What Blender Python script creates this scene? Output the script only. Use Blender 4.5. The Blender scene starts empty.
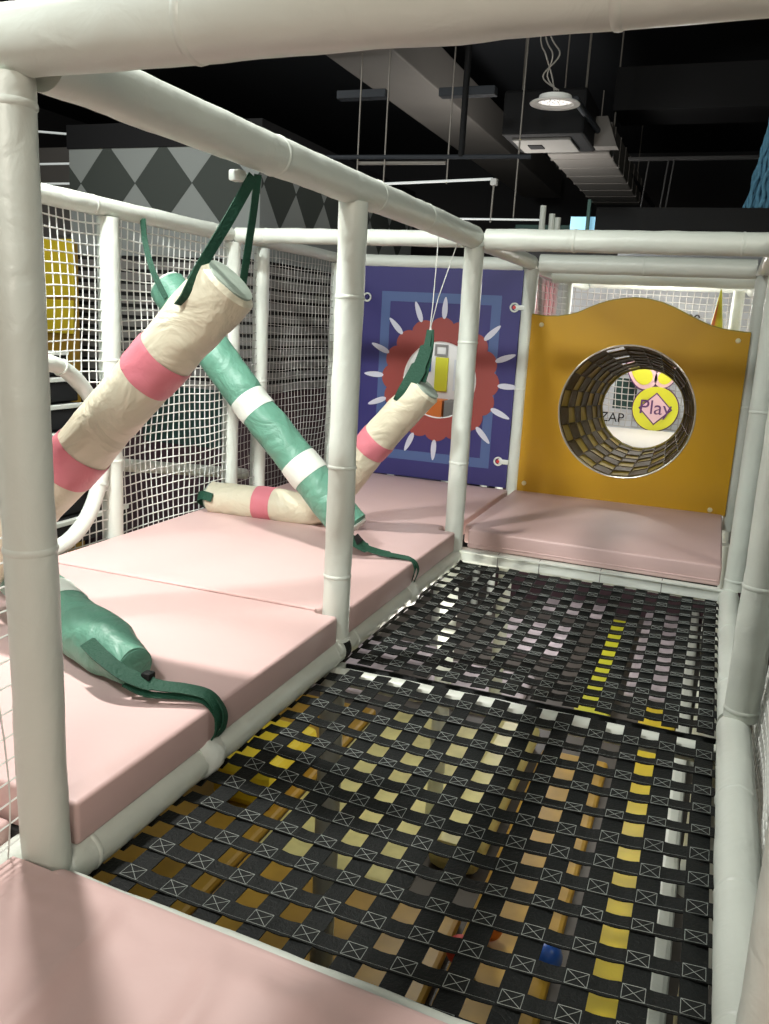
import bpy, bmesh, math, random
from mathutils import Vector, Matrix, noise
random.seed(7)
C = bpy.context.scene.collection
PI = math.pi
A, B, CC, W, L, H = 1.144, 2.316, 3.393, 1.0725, 1.064, 1.25
FL, CE = -1.25, 3.2

# ---------------------------------------------------------------- materials
def mat(name, col, rough=.5, metal=0., bump=0., bscale=20., var=0., vscale=3., stretch=(1, 1, 1), emit=None, estr=0., spec=.5, alpha=1., coat=0., bdist=.01):
    m = bpy.data.materials.new(name); m.use_nodes = True
    nt = m.node_tree; N = nt.nodes; K = nt.links
    b = N['Principled BSDF']
    b.inputs['Base Color'].default_value = (*col, 1)
    b.inputs['Roughness'].default_value = rough; b.inputs['Metallic'].default_value = metal
    b.inputs['Specular IOR Level'].default_value = spec
    b.inputs['Coat Weight'].default_value = coat
    if alpha < 1: b.inputs['Alpha'].default_value = alpha
    if emit: b.inputs['Emission Color'].default_value = (*emit, 1); b.inputs['Emission Strength'].default_value = estr
    tc = N.new('ShaderNodeTexCoord'); mp = N.new('ShaderNodeMapping'); mp.inputs['Scale'].default_value = stretch
    K.new(tc.outputs['Object'], mp.inputs['Vector'])
    if var:
        n = N.new('ShaderNodeTexNoise'); n.inputs['Scale'].default_value = vscale; n.inputs['Detail'].default_value = 5
        K.new(mp.outputs[0], n.inputs['Vector'])
        mx = N.new('ShaderNodeMix'); mx.data_type = 'RGBA'
        mx.inputs[6].default_value = (*[c * (1 - var) for c in col], 1); mx.inputs[7].default_value = (*[min(1, c * (1 + var)) for c in col], 1)
        K.new(n.outputs['Fac'], mx.inputs[0]); K.new(mx.outputs[2], b.inputs['Base Color'])
    if bump:
        n2 = N.new('ShaderNodeTexNoise'); n2.inputs['Scale'].default_value = bscale; n2.inputs['Detail'].default_value = 4; n2.inputs['Distortion'].default_value = .6
        K.new(mp.outputs[0], n2.inputs['Vector'])
        bp = N.new('ShaderNodeBump'); bp.inputs['Strength'].default_value = bump; bp.inputs['Distance'].default_value = bdist
        K.new(n2.outputs['Fac'], bp.inputs['Height']); K.new(bp.outputs[0], b.inputs['Normal'])
    return m
M = {}
M['white'] = mat('white_vinyl', (.66, .70, .63), .38, bump=.45, bscale=14, var=.05, vscale=4, stretch=(1, 1, 1))
M['white_band'] = mat('white_tape', (.72, .76, .70), .3, bump=.3, bscale=30)
M['pink'] = mat('pink_vinyl', (.64, .45, .425), .5, bump=.35, bscale=5, var=.05, vscale=2)
M['pink_side'] = mat('dusky_pink_vinyl', (.55, .33, .31), .5, bump=.2, bscale=8, var=.05)
M['beige'] = mat('cream_vinyl', (.66, .61, .46), .42, bdist=.03, bump=.8, bscale=9, var=.05, vscale=5)
M['rose'] = mat('rose_vinyl', (.66, .20, .24), .42, bump=.5, bscale=14)
M['green'] = mat('mint_vinyl', (.115, .28, .20), .45, bdist=.03, bump=.7, bscale=10, var=.08, vscale=5)
M['strap_green'] = mat('dark_green_webbing', (.004, .055, .028), .7, bump=.4, bscale=120)
M['strap_black'] = mat('black_webbing', (.0075, .009, .0085), .6, bump=.3, bscale=160, spec=.22)
M['thread'] = mat('grey_white_thread', (.30, .33, .31), .7)
M['cap_grey'] = mat('grey_green_vinyl', (.30, .36, .30), .5, bump=.5, bscale=14)
M['cord'] = mat('white_net_cord', (.74, .76, .72), .7)
M['cord_grey'] = mat('grey_net_cord', (.50, .50, .47), .8)
M['navy'] = mat('indigo_board', (.035, .030, .15), .45, var=.05)
M['paleblue'] = mat('slate_blue_print', (.075, .12, .27), .45)
M['brick'] = mat('brick_red_print', (.30, .055, .045), .5)
M['petal'] = mat('pale_lilac_print', (.62, .62, .70), .5)
M['mustard'] = mat('mustard_board', (.56, .30, .004), .42, var=.04, vscale=2, coat=.15)
M['olive'] = mat('olive_yellow_net', (.30, .24, .03), .5, bump=.4, bscale=40)
M['chrome'] = mat('silvery_rim', (.75, .72, .6), .2, .6)
M['black'] = mat('black_paint', (.0035, .004, .005), .8)
M['ceil'] = mat('ceiling_paint', (.010, .013, .017), .9)
M['dgrey'] = mat('dark_grey_paint', (.05, .05, .05), .8)
M['duct'] = mat('grey_duct', (.21, .20, .185), .6, var=.2, vscale=1.5)
M['bluegrey'] = mat('bluegrey_steel', (.03, .036, .045), .7)
M['rod'] = mat('rod_steel', (.30, .28, .25), .5, .3)
M['lamp_body'] = mat('lamp_white', (.75, .75, .72), .4)
M['lamp_on'] = mat('lit_lens', (.9, .9, .9), .5, emit=(1, .96, .9), estr=1.0)
M['strip_on'] = mat('lit_strip', (.8, .8, .8), .5, emit=(.8, .9, .85), estr=.35)
M['lattice_l'] = mat('pale_grey_lozenge', (.30, .33, .315), .8)
M['lattice_d'] = mat('dark_grey_lozenge', (.058, .070, .062), .8)
M['slat'] = mat('grey_slat', (.24, .235, .22), .7)
M['slat_dark'] = mat('dark_slot', (.02, .02, .02), .9)
M['plum'] = mat('plum_wall', (.055, .028, .035), .8, var=.5, vscale=3)
M['tealdark'] = mat('dark_teal_panel', (.02, .06, .05), .7, var=.3)
M['yellow'] = mat('yellow_vinyl', (.72, .55, .03), .45, bump=.3, bscale=10, var=.08)
M['paleyellow'] = mat('pale_yellow_vinyl', (.62, .57, .24), .45, bump=.3, bscale=10, var=.5, vscale=7)
M['ochre'] = mat('ochre_vinyl', (.42, .25, .03), .45, var=.5, vscale=6)
M['tan'] = mat('tan_cloth', (.46, .33, .06), .6, var=.6, vscale=9)
M['brown'] = mat('brown_cloth', (.08, .05, .01), .6, var=.3)
M['orange'] = mat('orange_vinyl', (.75, .20, .04), .4)
M['bluev'] = mat('blue_vinyl', (.03, .12, .5), .35)
M['palepatch'] = mat('mottled_pale_print', (.50, .44, .47), .6, var=.75, vscale=9)
M['lime'] = mat('lime_print', (.62, .62, .03), .5)
M['pinkpale'] = mat('pale_pink_print', (.70, .46, .50), .6)
M['purple'] = mat('violet_print', (.10, .03, .12), .6)
M['whiteboard'] = mat('white_board', (.78, .78, .74), .5)
M['paleboard'] = mat('pale_bluish_board', (.66, .70, .72), .5)
M['cyan'] = mat('cyan_screen', (.3, .6, .75), .4, emit=(.25, .6, .85), estr=.5)
M['bluerope'] = mat('blue_rope', (.18, .46, .66), .8, bump=.8, bscale=30, var=.4, vscale=40)
M['red'] = mat('red_paint', (.6, .05, .05), .5)
M['screw'] = mat('screw_cap', (.78, .70, .42), .3)
M['floor'] = mat('floor_tile', (.09, .08, .07), .5, var=.2)
M['wallc'] = mat('dark_wall', (.035, .035, .037), .9)

# ---------------------------------------------------------------- mesh helpers
def obj(name, bm, m, parent=None, smooth=True, loc=None):
    me = bpy.data.meshes.new(name)
    bmesh.ops.recalc_face_normals(bm, faces=bm.faces)
    if loc is not None: bmesh.ops.translate(bm, verts=bm.verts, vec=-Vector(loc))
    bm.to_mesh(me); bm.free()
    for mm in (m if isinstance(m, (list, tuple)) else [m]): me.materials.append(M[mm])
    if smooth:
        for p in me.polygons: p.use_smooth = True
        try: me.set_sharp_from_angle(angle=math.radians(38))
        except Exception: pass
    o = bpy.data.objects.new(name, me); C.objects.link(o)
    if loc is not None: o.location = loc
    if parent is not None:
        o.parent = parent
        o.location = (Vector(loc) if loc is not None else Vector((0, 0, 0))) - world_loc(parent)
    return o
def world_loc(o):
    v = Vector(o.location)
    while o.parent: o = o.parent; v = v + Vector(o.location)
    return v
def tag(o, label=None, cat=None, group=None, kind=None):
    if label: o['label'] = label
    if cat: o['category'] = cat
    if group: o['group'] = group
    if kind: o['kind'] = kind
    return o
def empty(name, loc, label, cat, group=None):
    o = bpy.data.objects.new(name, None); C.objects.link(o); o.location = loc; o.empty_display_size = .1
    return tag(o, label, cat, group)
def lab(o, s): o['label'] = s; return o
def tube(bm, pts, r, seg=16, cap=True, wob=0., wf=6., mi=0, sq=1.):
    pts = [Vector(p) for p in pts]; n = len(pts)
    rs = r if isinstance(r, (list, tuple)) else [r] * n
    up = None; rings = []
    for i, p in enumerate(pts):
        t = (pts[min(i + 1, n - 1)] - pts[max(i - 1, 0)]).normalized()
        if up is None:
            up = Vector((0, 0, 1)) if abs(t.z) < .9 else Vector((1, 0, 0))
        s = t.cross(up).normalized(); u = s.cross(t).normalized(); up = u
        ring = []
        for k in range(seg):
            a = 2 * PI * k / seg
            q = p + s * math.cos(a) * rs[i] + u * math.sin(a) * rs[i] * sq
            if wob:
                d = (q - p).normalized(); q = q + d * wob * (noise.noise(q * wf) + .5 * noise.noise(q * wf * 3.1))
            ring.append(bm.verts.new(q))
        rings.append(ring)
    for i in range(n - 1):
        for k in range(seg):
            f = bm.faces.new((rings[i][k], rings[i][(k + 1) % seg], rings[i + 1][(k + 1) % seg], rings[i + 1][k])); f.material_index = mi
    if cap:
        for ring in (rings[0], rings[-1]):
            f = bm.faces.new(ring); f.material_index = mi
    return rings
def line(a, b, n):
    a = Vector(a); b = Vector(b); return [a.lerp(b, i / n) for i in range(n + 1)]
def box(bm, lo, hi, bev=0., seg=2, mi=0):
    c = [(lo[i] + hi[i]) / 2 for i in range(3)]; s = [abs(hi[i] - lo[i]) for i in range(3)]
    g = bmesh.ops.create_cube(bm, size=1, matrix=Matrix.Translation(c) @ Matrix.Diagonal((*s, 1)))
    vs = g['verts']; fs = {f for v in vs for f in v.link_faces}
    for f in fs: f.material_index = mi
    if bev:
        es = list({e for v in vs for e in v.link_edges})
        bmesh.ops.bevel(bm, geom=es, offset=bev, segments=seg, affect='EDGES', profile=.5)
def obox(bm, c, size, rot, bev=0):
    g = bmesh.ops.create_cube(bm, size=1, matrix=Matrix.Translation(c) @ rot.to_4x4() @ Matrix.Diagonal((*size, 1)))
    if bev: bmesh.ops.bevel(bm, geom=list({e for v in g['verts'] for e in v.link_edges}), offset=bev, segments=1, affect='EDGES')
def prism(bm, poly, mapf, d0, d1, hole=None, mi=0):
    """poly (list of 2-D points) filled and extruded between depths d0, d1; mapf(u,v,d)->xyz"""
    es = []; loops = [poly] + ([hole] if hole else [])
    sets = []
    for d in (d0, d1):
        allv = []; ee = []
        for lp in loops:
            vs = [bm.verts.new(mapf(u, v, d)) for u, v in lp]
            allv.append(vs); ee += [bm.edges.new((vs[i], vs[(i + 1) % len(vs)])) for i in range(len(vs))]
        r = bmesh.ops.triangle_fill(bm, use_beauty=True, use_dissolve=False, edges=ee)
        for f in r['geom']:
            if isinstance(f, bmesh.types.BMFace): f.material_index = mi
        sets.append(allv)
    for l0, l1 in zip(sets[0], sets[1]):
        n = len(l0)
        for i in range(n):
            f = bm.faces.new((l0[i], l0[(i + 1) % n], l1[(i + 1) % n], l1[i])); f.material_index = mi
def ribbon(bm, pts, width, side, th=.003):
    """flat webbing: a path, the ribbon's width direction(s) and a thickness"""
    pts = [Vector(p) for p in pts]; n = len(pts); rings = []
    for i, p in enumerate(pts):
        t = (pts[min(i + 1, n - 1)] - pts[max(i - 1, 0)]).normalized()
        s = Vector(side[i] if isinstance(side, list) else side); s = (s - t * s.dot(t)).normalized(); u = s.cross(t)
        w = width[i] if isinstance(width, list) else width
        rings.append([bm.verts.new(p + s * w / 2 * a + u * th / 2 * b) for a, b in ((1, 1), (-1, 1), (-1, -1), (1, -1))])
    for i in range(n - 1):
        for k in range(4): bm.faces.new((rings[i][k], rings[i][(k + 1) % 4], rings[i + 1][(k + 1) % 4], rings[i + 1][k]))
    bm.faces.new(rings[0]); bm.faces.new(rings[-1])
def circ(cx, cy, r, n=48, r2=None, ph=0):
    return [(cx + r * math.cos(2 * PI * i / n + ph), cy + (r2 or r) * math.sin(2 * PI * i / n + ph)) for i in range(n)]
Y = lambda y: (lambda u, v, d: (u, y + d, v))

# ---------------------------------------------------------------- the room shell
def slab(name, lo, hi, m):
    bm = bmesh.new(); box(bm, lo, hi); return tag(obj(name, bm, m, smooth=False), kind='structure')
slab('floor', (-7, -6, FL - .1), (6, 11, FL), 'floor')
slab('ceiling', (-7, -6, CE), (6, 11, CE + .1), 'ceil')
slab('wall_left', (-7.1, -6, FL), (-7, 11, CE), 'wallc')
slab('wall_right', (6, -6, FL), (6.1, 11, CE), 'wallc')
slab('wall_back', (-7, 11, FL), (6, 11.1, CE), 'wallc')
slab('wall_front', (-7, -6.1, FL), (6, -6, CE), 'wallc')

# ---------------------------------------------------------------- padded frame pipes
def pipe(name, a, b, r, label, cat, seams=(), group=None, wob=.0022):
    a = Vector(a); b = Vector(b); n = max(12, int((b - a).length / .025))
    loc = a if a.z <= b.z else b
    bm = bmesh.new(); pts = line(a, b, n); rs = [r] * len(pts)
    tube(bm, pts, rs, 24, wob=wob, wf=9)
    o = obj(name, bm, 'white', loc=loc); tag(o, label, cat, group)
    d = (b - a)
    for s in seams:
        bm = bmesh.new(); c = a + d * s; h = d.normalized() * .004
        tube(bm, [c - h * 1.8, c - h, c, c + h, c + h * 1.8], [r - .001, r + .0013, r + .0019, r + .0013, r - .001], 24, wob=.0022, wf=9)
        obj('sleeve_seam', bm, 'white', o, loc=c)
    return o
PG, BG = 'padded upright posts', 'padded horizontal pipes'
R = .0385
def post(x, y, label, r=R, z0=.03, z1=H - .03, seams=(.62,), lean=0., group=PG):
    return pipe('padded_post', (x, y, z0), (x + lean, y, z1), r, label, 'post', seams, group)
post(.001, 0, 'thick greyish padded post at the left front, nearest of all the posts', .0385, z0=.02, seams=(.45, .97), lean=-.022)
post(0, A, 'middle padded post on the left side of the strap net, the roll leaning behind it', .0385, seams=(.16, .42, .8))
post(0, B, 'padded post at the far left corner of the strap net before the sun panel', .038, seams=(.3, .7))
post(0, CC, 'slim padded post between the purple sun panel and the yellow panel', .036, seams=(.5,))
post(W + .012, 0, 'padded post at the front right corner, its foot just showing at the lower right edge', .04)
post(W + .012, A, 'padded post on the right side rising from halfway along the strap net', .0405, seams=(.02, .28, .7))
post(W + .012, B, 'padded post on the right side at the far corner of the strap net', .0385, seams=(.03, .55))
post(W - .005, CC, 'padded post touching the right edge of the yellow panel', .036, seams=(.5,))
post(-L, 1.51, 'bright white padded post in the left netting between round opening and mint roll', .038, seams=(.3, .6))
post(-L, B, 'white padded corner post in the left netting, left of its close twin', .036, seams=(.5,))
post(-L, 2.57, 'white padded post in the left netting, right of its close twin, before the brown slats', .036, seams=(.5,))
post(-L, 0, 'padded post at the front corner of the left netting, hidden behind the nearest post', .03)
post(-L, CC, 'padded post behind the left edge of the purple sun panel', .03)
# overhead
ov = lambda a, b, r, label, s=(): pipe('overhead_pipe', a, b, r, label, 'pipe', s, 'padded overhead pipes')
ov((-.42, 0, H + .006), (W + .45, 0, H + .036), .0455, 'thick beige padded beam crossing the very top of the view, nearest overhead', (.09, .36, .62))
ov((0, .045, H + .002), (0, B - .03, H + .006), .041, 'long padded beam running overhead from the nearest post to the third post', (.3, .55, .74))
ov((0, B + .03, H), (0, CC - .03, H), .034, 'short padded beam overhead between the third post and the post beside the yellow panel', (.6,))
ov((-L, .03, H), (-L, B - .03, H), .031, 'bright white padded top rail of the left netting', (.35, .62, .94))
ov((-L, B + .06, H), (-L, CC - .03, H), .026, 'short padded top rail above the netting over brown slats', ())
ov((-L + .02, B, H), (-.045, B, H), .031, 'white padded cross beam running from the left top rail to the third left post', (.14, .62))
ov((.045, B, H), (W - .02, B, H), .040, 'nearest padded cross beam above the far edge of the strap net', (.33, .9))
ov((-L + .03, CC, H - .012), (-.04, CC, H - .012), .034, 'padded cross beam along the top of the purple sun panel', ())
ov((.04, CC, H - .002), (W - .04, CC, H - .002), .045, 'second padded cross beam, above the yellow panel', (.5,))
ov((W, .05, H), (W, CC, H), .036, 'padded side beam overhead on the right, joining the right posts', (.3,))
# deck level
dk = lambda a, b, r, label, s=(): pipe('edge_pipe', a, b, r, label, 'pipe', s, 'padded deck edge pipes')
dk((0.004, -.02, 0), (0.004, A - .01, 0), .038, 'padded edge pipe beside the pink mat, between nearest and middle left posts', (.09, .96))
dk((0.004, A + .02, 0), (0.004, B - .01, 0), .036, 'padded edge pipe beside the pink mat, between middle and third left posts', (.06, .93))
dk((W, -.3, 0), (W, A - .01, 0), .040, 'thick padded edge pipe along the right of the near strap net', (.3, .52, .75))
dk((W - .004, A + .02, 0), (W - .004, B + .02, 0), .034, 'padded edge pipe along the right of the far strap net', (.2, .6, .95))
dk((0.05, -.020, .0), (W - .04, -.062, .0), .034, 'white padded cross pipe showing as a thin line along the near pink mat', ())
dk((-.07, -1.6, .004), (-.07, .035, .004), .036, 'padded edge pipe at the lower left corner left of the near pink mat', ())
dk((-L, 1.56, .045), (-L, CC - .03, .045), .026, 'padded bottom rail of the left netting behind the mat', ())
# flat white taped far edge
bm = bmesh.new(); prism(bm, [(.03, B + .012), (W - .035, B - .014), (W - .035, B + .022), (.03, B + .048)], lambda u, v, d: (u, v, d), -.03, .026)
bmesh.ops.bevel(bm, geom=[e for e in bm.edges if len(e.link_faces) == 2 and e.calc_face_angle(0) > .6], offset=.010, segments=3, affect='EDGES')
o = tag(obj('edge_board', bm, 'white_band', loc=(.5, B - .05, -.03)), 'flat white padded edging along the far end of the strap net', 'edging')
for x in (.19, .36, .60, .83):
    bm = bmesh.new(); yb = B + .0115 - .0245 * x; box(bm, (x - .0015, yb, -.026), (x + .0015, yb + .034, .0265)); obj('tape_seam', bm, 'slat', o, smooth=False, loc=(x, B - .05, 0))
# taped joints on the left edge pipe, where the green straps are tied
for y, label in ((.45, 'white taped knuckle on the edge pipe where the near mint roll strap ends'), (1.735, 'white taped knuckle on the edge pipe where the mint and white roll strap ends')):
    bm = bmesh.new(); n = 14
    tube(bm, line((.004, y - .035, .002), (.004, y + .035, .002), n), [.039 + .009 * math.sin(PI * i / n) for i in range(n + 1)], 24, wob=.004, wf=30)
    tag(obj('taped_joint', bm, 'white_band', loc=(.004, y, -.04)), label, 'tape wrap')
# black strap wrap at the foot of the middle post
bm = bmesh.new(); tube(bm, line((.004, A - .012, 0), (.004, A + .022, 0), 3), .0405, 24)
o = tag(obj('strap_wrap', bm, 'strap_black', loc=(.004, A, -.04)), 'black strap wrapped round the edge pipe at the foot of the middle left post', 'strap')
bm = bmesh.new(); tube(bm, line((0, A, .03), (0, A, .040), 2), .0415, 24)
tag(obj('zip_tie', bm, 'white_band', loc=(0, A, .03)), 'thin white tie round the foot of the middle left post', 'tie')

# ---------------------------------------------------------------- pink mats and decks
def mat_block(name, poly, z0, z1, label, bev=.009, m='pink', wav=.004, loc=None):
    bm = bmesh.new()
    prism(bm, poly, lambda u, v, d: (u, v, d), z0, z1)
    bmesh.ops.recalc_face_normals(bm, faces=bm.faces)
    es = [e for e in bm.edges if len(e.link_faces) == 2 and e.calc_face_angle(0) > .6]
    bmesh.ops.bevel(bm, geom=es, offset=bev, segments=3, affect='EDGES', profile=.5)
    o = obj(name, bm, m, loc=loc or (sum(p[0] for p in poly) / len(poly), sum(p[1] for p in poly) / len(poly), z0))
    return tag(o, label, 'mat', 'pink floor mats')
def piping(o, pts, r=.0045):
    bm = bmesh.new(); tube(bm, pts, r, 8, wob=.0008, wf=20); obj('piping', bm, 'pink', o, loc=pts[0])
XE, ZT = .026, .116
m1 = mat_block('floor_mat', [(-L + .035, .045), (XE, .045), (XE, A - .045), (-.046, A - .045), (-.046, A - .03), (-L + .035, A - .03)], .034, ZT, 'front pink mat of the left deck, under the near mint roll')
m2 = mat_block('floor_mat', [(-L + .035, A - .028), (-.046, A - .028), (-.046, A + .045), (XE, A + .045), (XE, B - .07), (-.05, B - .06), (-.05, B + .02), (-L + .035, B + .02)], .034, ZT, 'middle pink mat of the left deck, under the crossed rolls')
m3 = mat_block('floor_mat', [(-L + .035, B + .023), (-.05, B + .023), (-.015, B + .08), (-.015, CC - .05), (-L + .035, CC - .02)], .034, ZT - .010, 'rear pink mat in front of the purple sun panel')
m4 = mat_block('floor_mat', [(.05, B + .034), (W - .04, B + .008), (W - .04, CC - .03), (.015, CC - .03), (.015, B + .11), (.05, B + .10)], .030, ZT - .008, 'pink mat in front of the yellow panel, beyond the strap net')
piping(m1, [(-L + .05, A - .029, ZT + .001), (-.05, A - .029, ZT + .001)])
piping(m4, [(.06, B + .034, .05), (W - .05, B + .008, .05)], .003)
m5 = mat_block('floor_mat', [(-.03, -1.7), (1.25, -1.7), (1.25, -.098), (.5, -.052), (.052, -.024), (.045, -.048), (-.03, -.05)], -.03, .060, 'nearest pink mat at the bottom left of the view, with soft creases', .02)
mat_block('floor_mat', [(-L - .02, -1.6), (-.108, -1.6), (-.108, .038), (-L - .02, .038)], -.02, .055, 'pink mat glimpsed through the rope net left of the nearest post')
# creases on the near mat as real relief
bm = bmesh.new()
bmesh.ops.create_grid(bm, x_segments=110, y_segments=110, size=.5)
for v in bm.verts:
    u, w_ = v.co.x + .5, v.co.y + .5
    x = -.025 + u * 1.26; y = -1.25 + w_ * (1.204 - .060 * max(0, x))
    e = min(1, min(u, 1 - u, w_, 1 - w_) / .05)
    q = Vector((x * 7 + y * 1.2, y * 1.6, 0))
    z = .0625 + e * (.022 * (1 - min(1, abs(noise.noise(q * .8)) * 3.2)) ** 2 * (.4 + .6 * u) + .004 * noise.noise(q) + .003 * noise.noise(q * 2.3)) - (1 - e) * .004
    for fx, fd, fh, fw in ((.20, .05, .007, .014), (.30, .02, .006, .020), (.43, -.06, .0065, .016), (.62, -.10, .005, .022), (.10, .10, .005, .02)):
        dx_ = x - (fx + fd * (-y) * 1.6 + .012 * math.sin(y * 9 + fx * 20)); z += e * fh * math.exp(-(dx_ / fw) ** 2) * min(1, max(0, (-y - .12) / .2))
    z -= .012 * max(0, x - .45) * e
    v.co = (x, y, max(z, .0608) if e > 0.02 else .0595)
obj('creased_cover', bm, 'pink', m5, loc=(.5, -.6, .05))
def deck(x0, y0, x1, y1, label, z=.03):
    bm = bmesh.new(); box(bm, (x0, y0, -.01), (x1, y1, z))
    tag(obj('deck_board', bm, 'dgrey', smooth=False, loc=((x0 + x1) / 2, (y0 + y1) / 2, -.01)), label, 'deck board')
deck(-L + .04, .04, -.04, CC, 'dark deck board carrying the left pink mats', .032)
deck(.05, B + .07, W - .045, CC - .02, 'dark deck board carrying the mat before the yellow panel', .028)

# ---------------------------------------------------------------- woven strap nets
PITCH, SW = .083, .0415
def sag(x, y, y0, y1):
    return -.026 - .030 * math.sin(PI * min(1, max(0, x / W))) * math.sin(PI * min(1, max(0, (y - y0) / (y1 - y0)))) + .003 * noise.noise(Vector((x * 6, y * 6, 0)))
def strap_net(label, ys, y0, y1):
    net = empty('strap_net', (W / 2, (y0 + y1) / 2, -.06), label, 'net', 'woven strap nets')
    xs = [.0965 + PITCH * k for k in range(12)]
    def st(x, y): return .0022 if (round(x / PITCH - .6) + round(y / PITCH)) % 2 else -.0022
    # long straps
    for i, x in enumerate(xs):
        bm = bmesh.new(); pts = []; n = int((y1 - y0) / .0135); wob = random.uniform(-.002, .002)
        for k in range(n + 1):
            y = y0 + (y1 - y0) * k / n
            pts.append((x + wob * math.sin(y * 5 + i), y, sag(x, y, y0, y1)))
        ribbon(bm, pts, SW, (1, 0, .06 * math.sin(i * 2.1)), .0022)
        s = obj('strap', bm, 'strap_black', net, smooth=False, loc=(x, y0, -.03))
    for j, y in enumerate(ys):
        bm = bmesh.new(); pts = []; n = 80; ph = random.uniform(0, 6)
        for k in range(n + 1):
            x = .012 + (W - .024) * k / n
            near = min(abs(x - q) for q in xs)
            up = .0032 if near < .026 else .0012
            tuck = -.02 if (x < .035 or x > W - .035) else 0
            pts.append((x, y + .0022 * math.sin(x * 4 + ph), sag(x, y, y0, y1) + up + tuck))
        ribbon(bm, pts, SW - .0035 + random.uniform(-.001, .001), (0, 1, .10 * math.sin(ph)), .0022)
        s = obj('strap', bm, 'strap_black', net, smooth=False, loc=(W / 2, y, -.03))
        # cross-stitched boxes, one at each crossing
        bm = bmesh.new()
        for x in xs:
            h = .0168; t = .0009; z0 = .0032 + .0017
            P = lambda a, b: Vector((x + a * h, y + b * h * .95 + .0022 * math.sin((x + a * h) * 4 + ph), sag(x + a * h, y, y0, y1) + z0 + b * h * .10 * math.sin(ph)))
            for p, q in (((-1, -1), (1, 1)), ((-1, 1), (1, -1)), ((-1, -1), (1, -1)), ((-1, 1), (1, 1)), ((-1, -1), (1 if x > .95 else 3.75, -1)), ((-1, -1), (-1, 1)), ((1, -1), (1, 1))):
                tube(bm, [P(*p), P(*q)], (t * .22 if q[0] > 2 else t * .60), 4, cap=False)
        lab(obj('stitching', bm, 'thread', s, smooth=False, loc=(W / 2, y, -.03)), 'pale cross-stitched boxes')
    return net
near_net = strap_net('near half of the woven black strap net, next to the nearest pink mat', [-.0655 + PITCH * k for k in range(14)], -.10, 1.085)
far_net = strap_net('far half of the woven black strap net, beyond the row of bright gaps', [1.180 + PITCH * k for k in range(14)], 1.135, 2.32)
bm = bmesh.new(); tube(bm, line((.03, 1.166, -.075), (W - .03, 1.166, -.075), 40), .026, 16, wob=.002)
tag(obj('support_pipe', bm, 'strap_black', loc=(W / 2, 1.14, -.1)), 'strap-wrapped cross pipe where the two halves of the black net meet', 'pipe')
pipe('support_pipe', (.03, 1.104, -.062), (W - .03, 1.104, -.062), .026, 'white cross pipe showing as a row of bright squares midway along the strap net', 'pipe', ())

# ---------------------------------------------------------------- white rope nets
def rope_net(name, mapf, u0, u1, v0, v1, label, pu=.035, pv=.035, r=.0017, keep=None, m='cord', seed=0, group='rope safety nets'):
    bm = bmesh.new(); nu = int((u1 - u0) / pu); nv = int((v1 - v0) / pv)
    def P(i, j):
        u = u0 + (u1 - u0) * i / nu; v = v0 + (v1 - v0) * j / nv
        n1 = noise.noise(Vector((u * 4 + seed, v * 4, 0))); n2 = noise.noise(Vector((u * 4, v * 4 + seed, 5)))
        n3 = noise.noise(Vector((u * 2.5, v * 2.5, 9 + seed)))
        return (u + .012 * n1, v + .012 * n2, .02 * n3)
    def seg(a, b):
        if keep and not (keep(a[0], a[1]) and keep(b[0], b[1])): return
        tube(bm, [mapf(*a), mapf(*b)], r, 4, cap=False)
    for i in range(nu + 1):
        for j in range(nv + 1):
            if i < nu: seg(P(i, j), P(i + 1, j))
            if j < nv: seg(P(i, j), P(i, j + 1))
    c = mapf((u0 + u1) / 2, v0, 0)
    return tag(obj(name, bm, m, smooth=False, loc=c), label, 'net', group)
XL = lambda x: (lambda u, v, d: (x + d, u, v))
ring_c, ring_r = (1.15, .43), .315
rope_net('rope_net', XL(-L), .04, B, .07, H - .02, 'white square rope net on the left with a round padded opening', keep=lambda u, v: math.hypot(u - ring_c[0], v - ring_c[1]) > ring_r, r=.0027)
rope_net('rope_net', XL(-L), 2.34, CC - .02, .07, H - .02, 'fine rope net in front of the brown slatted wall, left of the sun panel', m='cord_grey', seed=3, r=.0016)
rope_net('rope_net', XL(-.04), -1.05, -.01, .03, H - .05, 'rope net along the left edge of the view beside the nearest post', pu=.038, pv=.038, seed=7, r=.0018)
rope_net('rope_net', XL(W + .055), .0, A + .1, -.12, H - .05, 'rope net at the right edge of the view outside the thick edge pipe', pu=.03, pv=.03, seed=11, r=.0021)
rope_net('rope_net', XL(W + .055), A + .14, CC, -.05, H - .05, 'rope net behind the far right posts', pu=.035, pv=.035, seed=12, r=.0018)
# white padded ring of the opening
bm = bmesh.new(); n = 64; pts = []
for i in range(n + 1):
    a = 2 * PI * i / n; pts.append((-L + .004 * math.sin(5 * a), ring_c[0] + ring_r * math.cos(a), ring_c[1] + ring_r * math.sin(a)))
rg = tube(bm, pts, .027, 14, cap=False, wob=.003, wf=14)
bmesh.ops.remove_doubles(bm, verts=bm.verts, dist=.004)
o = tag(obj('opening_ring', bm, 'white', loc=(-L, ring_c[0], .09)), 'white padded hoop around the round opening in the left netting', 'hoop')
for a in (.35, 1.2, 2.1, 5.4, 5.9):
    c = Vector((-L, ring_c[0] + ring_r * math.cos(a), ring_c[1] + ring_r * math.sin(a))); t = Vector((0, -math.sin(a), math.cos(a))) * .006
    bm = bmesh.new(); tube(bm, [c - t, c, c + t], [.0285, .0305, .0285], 14); obj('sleeve_seam', bm, 'white', o, loc=c)
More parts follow.
